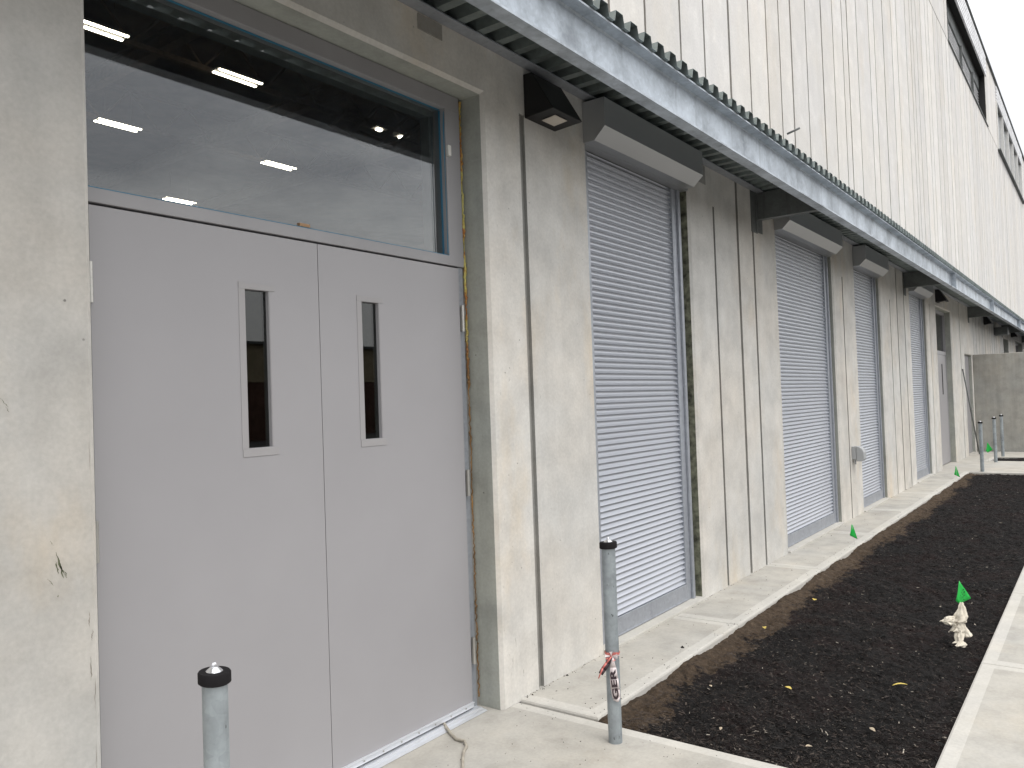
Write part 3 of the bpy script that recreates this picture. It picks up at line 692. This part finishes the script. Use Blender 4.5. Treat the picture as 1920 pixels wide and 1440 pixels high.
# switch box
sb = empty('switch_box', (10.34, W, .72)); tag(sb, 'grey weatherproof switch box with hinged cover on the pier between shutters', 'switch box')
MB().box(0, .12, -.05, -.001, 0, .16).build('back_box', M['boxgrey'], sb, .006)
MB().prism([(-.052, -.02), (-.125, -.02), (-.14, .01), (-.14, .09), (-.125, .13), (-.09, .155), (-.052, .165)], 'x', -.004, .124).build('cover', M['boxgrey'], sb, .008)
MB().tube([(.04, -.03, -.001), (.04, -.03, -.06)], .011, 10).build('conduit', M['boxgrey'], sb)

# ------------------------------------------------------------------ steel posts
post = empty('steel_post', (1.18, 1.853, 0))
tag(post, 'galvanised post with tilted black cap standing in front of the double doors', 'post', 'capped steel posts along the bed')
MB().lathe([(0, -.05), (.0315, -.05), (.0315, .885), (0, .885)], 40).build('pipe', M['pipe'], post)
cp_ = MB().lathe([(0, .882), (.037, .882), (.0405, .885), (.0405, .908), (.038, .912), (0, .912)], 40, tilt=(-.03, .05)).build('cap', M['black'], post)
cs = cp_
MB().lathe([(.021, .9125), (.019, .914), (.010, .922), (0, .922)], 24, tilt=(-.03, .05)).build('washer', M['zinc'], post)
MB().lathe([(0, .918), (.0065, .918), (.0065, .930), (.004, .934), (0, .934)], 6, tilt=(-.03, .05)).build('bolt', M['zinc'], post)
p2 = dup(post, (3.215, 1.868, 0), 'galvanised post tied with barrier tape at the corner of the bed'); p2.rotation_euler[2] = 2.4
for (x, y, lb, rz) in ((16.79, 1.862, 'thin galvanised post just beyond the far edge of the mulch bed', 1), (18.93, 1.853, 'middle of the three far posts before the grey end wall', 2.2), (20.49, 1.866, 'farthest galvanised post, closest to the grey end wall', 4)):
    q = dup(post, (x, y, 0), lb); q.rotation_euler[2] = rz
# barrier tape on second post
tp = empty('barrier_tape', (3.215, 1.868, .40)); tag(tp, 'crumpled white and red barrier tape lettered GER tied round a post', 'barrier tape')
vr = Vector((-3.215, -1.868, 0)).normalized(); sd_ = Vector((-vr.y, vr.x, 0))   # towards viewer / screen right
def PT(s_, o_, z): return tuple(sd_*s_+vr*o_+Vector((0, 0, z)))
if sd_.dot(Vector((r2.x, r2.y, 0))) < 0: sd_ = -sd_
wrap = MB(); n = 28
for q in range(n):
    for lay, zc in ((0, 0), (1, .006)):
        a0, a1 = 2*math.pi*q/n, 2*math.pi*(q+1)/n; r_a = .0325+.0012*lay+.0015*math.sin(q*2.1+lay); r_b = .0325+.0012*lay+.0015*math.sin((q+1)*2.1+lay)
        h0 = .007+.003*math.sin(q*1.7+lay); h1 = .007+.003*math.sin((q+1)*1.7+lay)
        if q == n-1: r_b = .0325+.0012*lay+.0015*math.sin(lay); h1 = .007+.003*math.sin(lay)
        wrap.quad([(r_a*math.cos(a0), r_a*math.sin(a0), zc-h0), (r_b*math.cos(a1), r_b*math.sin(a1), zc-h1), (r_b*math.cos(a1), r_b*math.sin(a1), zc+h1), (r_a*math.cos(a0), r_a*math.sin(a0), zc+h0)], lay)
wrap.build('wrap', [M['tapew'], M['taper']], tp)
kn = MB()
for q in range(9):
    a = q*.7; kn.quad([PT(-.004, .036, .0), PT(-.004+.03*math.cos(a), .040+.006*math.sin(q*3), .022*math.sin(a)), PT(-.004+.03*math.cos(a+.5), .042, .022*math.sin(a+.5))], q % 2)
kn.build('knot', [M['tapew'], M['taper']], tp)
def ribbon(path, wds, name, mats, th=.0012):
    mb = MB()
    for k in range(len(path)-1):
        (s0, o0, z0), (s1, o1, z1) = path[k], path[k+1]; w0, w1 = wds[k], wds[k+1]
        d = Vector((s1-s0, z1-z0)).normalized(); nx_, nz = -d.y, d.x
        a = PT(s0-nx_*w0, o0, z0-nz*w0); b = PT(s0+nx_*w0, o0+.003, z0+nz*w0); c = PT(s1+nx_*w1, o1+.003, z1+nz*w1); e = PT(s1-nx_*w1, o1, z1-nz*w1)
        mb.quad([a, b, c, e], 0, 0, True)
    o = mb.build(name, mats, tp); s = o.modifiers.new('thickness', 'SOLIDIFY'); s.thickness = th; return o
ribbon([(-.002, .040, -.004), (.001, .039, -.05), (.004, .038, -.10), (.008, .037, -.15), (.012, .036, -.19), (.018, .036, -.205)], [.006, .014, .019, .020, .018, .004], 'long_tail', M['tapew'])
ribbon([(-.004, .040, 0), (-.022, .044, -.03), (-.042, .05, -.055), (-.056, .052, -.075)], [.006, .011, .012, .010], 'short_tail', M['tapek'])
ribbon([(-.004, .041, 0), (-.028, .045, -.028), (-.046, .051, -.05), (-.066, .053, -.095)], [.003, .004, .004, .002], 'short_tail', M['taper'])
me = text_mesh('GER', .036, .0003)
me.materials.append(M['tapek'])
lt = bpy.data.objects.new('lettering', me); COL.objects.link(lt); lt.parent = tp
# letters run upward: text x axis -> world up, text y -> screen left
mm_ = Matrix((Vector((0, 0, 1)), -sd_, -sd_.cross(Vector((0, 0, 1))))).transposed()
ex = Vector((0.05, 0, 1)).normalized(); ex = Vector(sd_*-.09)+Vector((0, 0, 1)); ex.normalize(); ey = (-sd_-ex*(-sd_).dot(ex)).normalized(); ez = ex.cross(ey)
if ez.dot(vr) < 0: pass
lt.matrix_local = Matrix((ex, ey, ez)).transposed().to_4x4(); lt.location = Vector(PT(.0225, .0435, -.193)); lt.scale = (2.0, 1.0, 1.0)

# ------------------------------------------------------------------ marking flags
def flag(loc, base_h, dirv, size, lean, label, shape='diamond', writing=False):
    o = empty('marking_flag', loc); tag(o, label, 'flag', 'green marking flags')
    top = Vector((lean[0], lean[1], base_h)); MB().tube([(0, 0, -.04), tuple(top)], .0016, 6).build('wire', M['wire'], o)
    d = Vector(dirv).normalized(); up_ = Vector((0, 0, 1))
    sub = 6; mb = MB(); nrm = d.cross(up_)
    if shape == 'diamond': C_ = [(-.029, .026), (.003, .147), (.065, .039), (.0, .0)]
    else: C_ = [(-.008, .0), (.004, .0), (.03, -.11), (-.025, -.08)]
    def bil(u, v):
        a, b, c, e = C_; q = [(1-u)*(1-v), u*(1-v), u*v, (1-u)*v]
        s_ = sum(k*p[0] for k, p in zip(q, (a, b, c, e))); t_ = sum(k*p[1] for k, p in zip(q, (a, b, c, e)))
        return top+(d*s_+up_*t_)*size+nrm*(.006*math.sin(u*5+v*3))*size
    for i in range(sub):
        for j in range(sub): mb.quad([bil(i/sub, j/sub), bil((i+1)/sub, j/sub), bil((i+1)/sub, (j+1)/sub), bil(i/sub, (j+1)/sub)], 0, 0, True)
    f = mb.build('flag_sheet', M['green'], o); s = f.modifiers.new('thickness', 'SOLIDIFY'); s.thickness = .0006; s.offset = 0
    if writing:
        t = MB(); r_ = random.Random(2)
        for (v, u0, u1) in ((.40, .30, .9), (.52, .2, .85), (.64, .3, .75), (.78, .25, .5), (.85, .3, .55)):
            u = u0
            while u < u1:
                du = r_.uniform(.05, .1); off = -nrm if nrm.dot(Vector((-1, -.3, 0))) < 0 else nrm
                q = [bil(u, v), bil(min(u+du, .95), v), bil(min(u+du, .95), v+.05), bil(u, v+.05)]; t.quad([p+off*.0009 for p in q]); u += du+.03
        t.build('flag_print', M['ink'], f)
    return o
rd = (r2.x, r2.y, 0)
flag((5.63, .78, -.03), .245, rd, 1.0, (.01, .0), 'large green flag with black print rising from a pale rag in the mulch', 'diamond', True)
flag((8.55, 2.10, -.03), .25, rd, 1.35, (-.06, .0), 'drooping green flag on a wire at the bed edge opposite the second shutter', 'droop')
flag((15.45, 2.10, -.03), .24, rd, 1.7, (0, 0), 'small folded green flag at the bed edge before the far posts', 'droop')
flag((18.95, 1.99, 0), .19, rd, 1.5, (0, 0), 'small green flag beside the middle far post', 'diamond')
# rag draped round the wire
rg = MB(); base = Vector((5.625, .775, -.03)); rdv = Vector((r2.x, r2.y, 0)).normalized(); fdv = Vector((-rdv.y, rdv.x, 0))
def crumple(path, seed, seg=36, fold=.3):
    """path: (s, depth, z, rs, rd) rings down a hanging fold of cloth"""
    K = 5; P = []
    for a, b in zip(path, path[1:]):
        for q in range(K): t = q/K; P.append([a[n]*(1-t)+b[n]*t for n in range(5)])
    P.append(list(path[-1])); rings = []
    for j, (s_, d_, z_, rs, rd_) in enumerate(P):
        rings.append(len(rg.v))
        for i in range(seg):
            a = 2*math.pi*i/seg
            f = 1+fold*math.sin(a*4+seed+j*.12)+.6*fold*math.sin(a*7-seed*2+j*.3)+.5*noise.noise(Vector((math.cos(a)*2.2+seed, math.sin(a)*2.2, j*.25)))+.22*abs(noise.noise(Vector((math.cos(a)*7, math.sin(a)*7+seed, j*.6))))
            p = base+rdv*(s_+rs*f*math.cos(a))+fdv*(d_+rd_*f*math.sin(a)); rg.v.append((p.x-base.x, p.y-base.y, z_+.006*noise.noise(Vector((a*2, j*.5, seed)))))
    for a_, b_ in zip(rings, rings[1:]):
        for i in range(seg): j = (i+1) % seg; rg.f.append((a_+i, a_+j, b_+j, b_+i)); rg.mi.append(0); rg.tone.append(0); rg.sm.append(True)
    for q in (rings[0], rings[-1]): rg.f.append(tuple(range(q, q+seg))); rg.mi.append(0); rg.tone.append(0); rg.sm.append(False)
crumple([(.004, 0, .262, .008, .008), (.004, 0, .235, .018, .014), (-.003, 0, .19, .030, .020), (-.010, 0, .150, .042, .026), (-.012, 0, .138, .030, .018)], 1.3, fold=.16)
crumple([(-.060, .0, .178, .018, .012), (-.075, 0, .168, .030, .018), (-.085, 0, .150, .036, .020), (-.070, 0, .132, .026, .016), (-.055, 0, .125, .016, .012)], 4.1, fold=.08)
crumple([(-.010, 0, .146, .012, .01), (-.022, 0, .120, .030, .018), (-.030, 0, .092, .036, .022), (-.030, 0, .086, .022, .014)], 2.2, fold=.22)
crumple([(.008, 0, .130, .010, .01), (.014, 0, .095, .018, .014), (.024, -.01, .060, .028, .018), (.026, -.01, .052, .016, .01)], 6.0, fold=.22)
crumple([(-.018, 0, .100, .016, .014), (-.026, -.01, .060, .022, .018), (-.030, -.02, .035, .016, .015), (-.038, -.03, .012, .036, .024), (-.038, -.03, .000, .034, .022)], 8.0, fold=.24)
rgo = rg.build('cloth_rag', M['rag'], None, 0, tuple(base)); tag(rgo, 'crumpled cream rag bunched round the foot of the big green flag', 'rag')

# cord from the threshold
cpts = [(2.93, 2.66, .012), (2.90, 2.62, .012), (2.865, 2.56, .007), (2.835, 2.50, .006), (2.83, 2.445, .012), (2.80, 2.41, .006), (2.75, 2.385, .006), (2.69, 2.34, .006), (2.62, 2.28, .006), (2.54, 2.19, .006), (2.50, 2.05, .006)]
tag(MB().tube([(a, b, c) for a, b, c in cpts], [.0075, .0078, .0074, .0082, .0068, .0075, .007, .007, .007, .007, .006], 10).build('cord', M['cord'], None), 'bent beige cord running out from under the double doors', 'cord')

# ------------------------------------------------------------------ end wall, leaning rod
tag(MB().box(21.98, 22.22, -5.0, W-.003, -.14, 2.32).build('concrete_wall', M['endwall'], None, .012), 'low grey concrete wall standing out from the facade at the far end', 'wall')
tag(MB().tube([(20.05, W-.02, 1.95), (20.9, 2.36, .02)], .014, 8).build('leaning_rod', M['bracket'], None), 'thin dark rod leaning on the facade beside the far recessed door', 'rod')

# ------------------------------------------------------------------ interior ceiling lights
def ceiling_light():
    o = empty('ceiling_light')
    MB().box(0, 1.22, -.17, .17, 0, .05).build('housing', M['fixture'], o)
    for s in (-1, 1): MB().box(.02, 1.20, s*.125-.036, s*.125+.036, -.03, -.001).build('tube', M['tube'], o, .012)
    for x in (.25, .97): MB().tube([(x, 0, .05), (x+.02, 0, 1.0)], .008, 5).build('hanger', M['truss'], o)
    return o
k = 8.0/5; LZ = 8.0+EYE
cl = ceiling_light(); cl.location = (4.70*k, 10.22*k, LZ); tag(cl, 'lit twin tube ceiling light at the top left of the glass above the doors', 'ceiling light', 'lit ceiling lights behind the transom glass')
for (x, y, lb) in ((6.78, 10.22, 'lit twin tube ceiling light in the upper middle of the transom, in the dark strip'), (6.61, 13.42, 'lit twin tube ceiling light at the left of the transom, in the sky reflection'), (9.88, 13.35, 'lit twin tube ceiling light in the middle of the transom, in the sky reflection'), (10.02, 17.25, 'lowest lit ceiling light, just above the transom bar')):
    dup(cl, (x*k, y*k, LZ), lb)
sp_ = empty('flood_light', (9.10, 9.30, 6.08)); tag(sp_, 'small lit flood light behind the steel frame, nearer the middle of the transom', 'flood light', 'small lit flood lights inside')
MB().box(-.03, .21, -.03, .13, .03, .09).build('housing', M['fixture'], sp_)
MB().box(.04, .14, .02, .08, 0, .029).build('lamp', M['tube'], sp_, .004)
dup(sp_, (9.62, 9.30, 6.08), 'small lit flood light behind the steel frame, nearest the right jamb of the transom')

# ------------------------------------------------------------------ fallen leaves and crumbs
r_ = random.Random(21)
def leaf_obj(x, y, z, l, wd, a, mt, label):
    mb = MB(); n = 5
    for i in range(n):
        t0, t1 = i/n, (i+1)/n; h0, h1 = wd*math.sin(math.pi*(t0*.9+.05)), wd*math.sin(math.pi*(t1*.9+.05)); c0, c1 = .25*l*math.sin(t0*3), .25*l*math.sin(t1*3)
        mb.quad([(l*(t0-.5), -h0, c0*.5), (l*(t1-.5), -h1, c1*.5), (l*(t1-.5), 0, c1*.5-.1*wd), (l*(t0-.5), 0, c0*.5-.1*wd)]); mb.quad([(l*(t0-.5), 0, c0*.5-.1*wd), (l*(t1-.5), 0, c1*.5-.1*wd), (l*(t1-.5), h1, c1*.5), (l*(t0-.5), h0, c0*.5)])
    o = mb.build('fallen_leaf', mt, None, 0, (x, y, z)); o.rotation_euler = (r_.uniform(-.2, .2), r_.uniform(-.2, .2), a); s = o.modifiers.new('thickness', 'SOLIDIFY'); s.thickness = .0008
    tag(o, label, 'leaf', 'fallen leaves on the mulch'); return o
LV = [(5.30, 1.90, .055, .013, .5, 'leaf1', 'yellow leaf on the brown soil beside the path, nearest the first shutter'), (4.28, 1.42, .042, .013, 1.2, 'leaf1', 'small yellow-green leaf alone on dark mulch beyond the taped post'),
      (4.62, .94, .075, .007, 2.0, 'leaf1', 'thin yellow leaf strip lying on the mulch left of the rag'), (6.2, 1.83, .04, .016, .2, 'leaf1', 'orange-yellow leaf at the soil edge opposite the second shutter'),
      (3.62, 1.12, .032, .010, 2.4, 'leaf2', 'curled pale brown leaf on mulch at the front corner of the bed'), (3.95, .93, .038, .009, .9, 'leaf2', 'pale dry leaf near the front right of the bed'), (3.60, 1.52, .024, .007, .2, 'leaf2', 'tiny pale leaf on mulch just behind the taped post'), (4.10, 1.78, .022, .008, 1.0, 'leaf2', 'tiny dry leaf at the soil edge behind the taped post')]
for x, y, l, wd, a, mt, lb in LV: leaf_obj(x, y, .0, l, wd, a, M[mt], lb)
cb = MB()
def crumb(x, y, z, s_):
    d = [(s_*r_.uniform(.6, 1.2)*math.cos(q*1.05), s_*r_.uniform(.6, 1.2)*math.sin(q*1.05)) for q in range(6)]; t = r_.uniform(.2, .9)
    top = (x, y, z+s_*.8)
    for q in range(6): a, b = d[q], d[(q+1) % 6]; cb.quad([(x+a[0], y+a[1], z), (x+b[0], y+b[1], z), top], 0, t)
for _ in range(520):
    x = 3.42+13*r_.random()**1.6; e = r_.random(); y = (EY+.02+.1*r_.random()**2) if e < .3 else ((W-.03*r_.random()**2-.004) if e < .75 else r_.uniform(EY, W)); crumb(x, y, .0125, r_.uniform(.0015, .0045)*(2.2 if r_.random() < .03 else 1))
for _ in range(170): crumb(r_.uniform(2.0, 3.37), r_.uniform(1.4, 2.55), .0005, r_.uniform(.001, .003))
crumb(4.6, 2.17, .0125, .016)
me = bpy.data.meshes.new('soil_crumbs'); me.from_pydata(cb.v, [], cb.f); me.materials.append(M['chip']); at = me.attributes.new('tone', 'FLOAT', 'FACE'); at.data.foreach_set('value', cb.tone)
o = bpy.data.objects.new('soil_crumbs', me); COL.objects.link(o); tag(o, 'dark soil crumbs scattered over the concrete path', 'soil', kind='stuff')

# ------------------------------------------------------------------ across the street (seen in the door glass)
wh = empty('warehouse', (-10, -34, -.16)); tag(wh, 'low tan and brown warehouse across the street, mirrored in the left door pane', 'building')
mb = MB(); mb.box(-30, 60, -14, 0, 0, 3.4, 0); mb.box(-30, 60, -14, .05, 3.4, 5.6, 1); mb.build('wall', [M['brick'], M['tan']], wh)
for x in (-12, -2, 8, 20, 33): MB().box(x, x+3.4, -.05, .03, .1, 2.9).build('door', M['bracket'], wh)
MB().box(-30.2, 60.2, -14.2, .3, 5.6, 5.75).build('roof', M['bracket'], wh)
def conifer(x, y, h, label):
    o = empty('conifer_tree', (x, y, -.16)); tag(o, label, 'tree', 'conifers across the street')
    MB().tube([(0, 0, 0), (0, 0, h*.5), (0, 0, h*.97)], [.2, .12, .03], 8).build('trunk', M['bark'], o)
    mb = MB(); rr_ = random.Random(int(h*10))
    for _ in range(2600):
        t = rr_.random()**.7; z = h*(.12+.88*(1-t)); rad = (h*.10)*(1-(z/h))**.85*(.5+.5*rr_.random())+.05; a = rr_.uniform(0, 6.28); c = Vector((rad*math.cos(a), rad*math.sin(a), z-.25*rad)); s_ = .10+.14*rr_.random()
        d = Vector((math.cos(a), math.sin(a), -.4)); q = d.cross(Vector((0, 0, 1))).normalized(); mb.quad([c-d*s_-q*s_*.4, c+d*s_, c-d*s_*.6+q*s_*.5])
    mb.build('crown', M['needle'], o); return o
conifer(25.6, -26, 7.2, 'tall narrow conifer across the street, mirrored in the right door pane')
conifer(27.6, -23, 5.2, 'shorter conifer across the street beside the tall one')
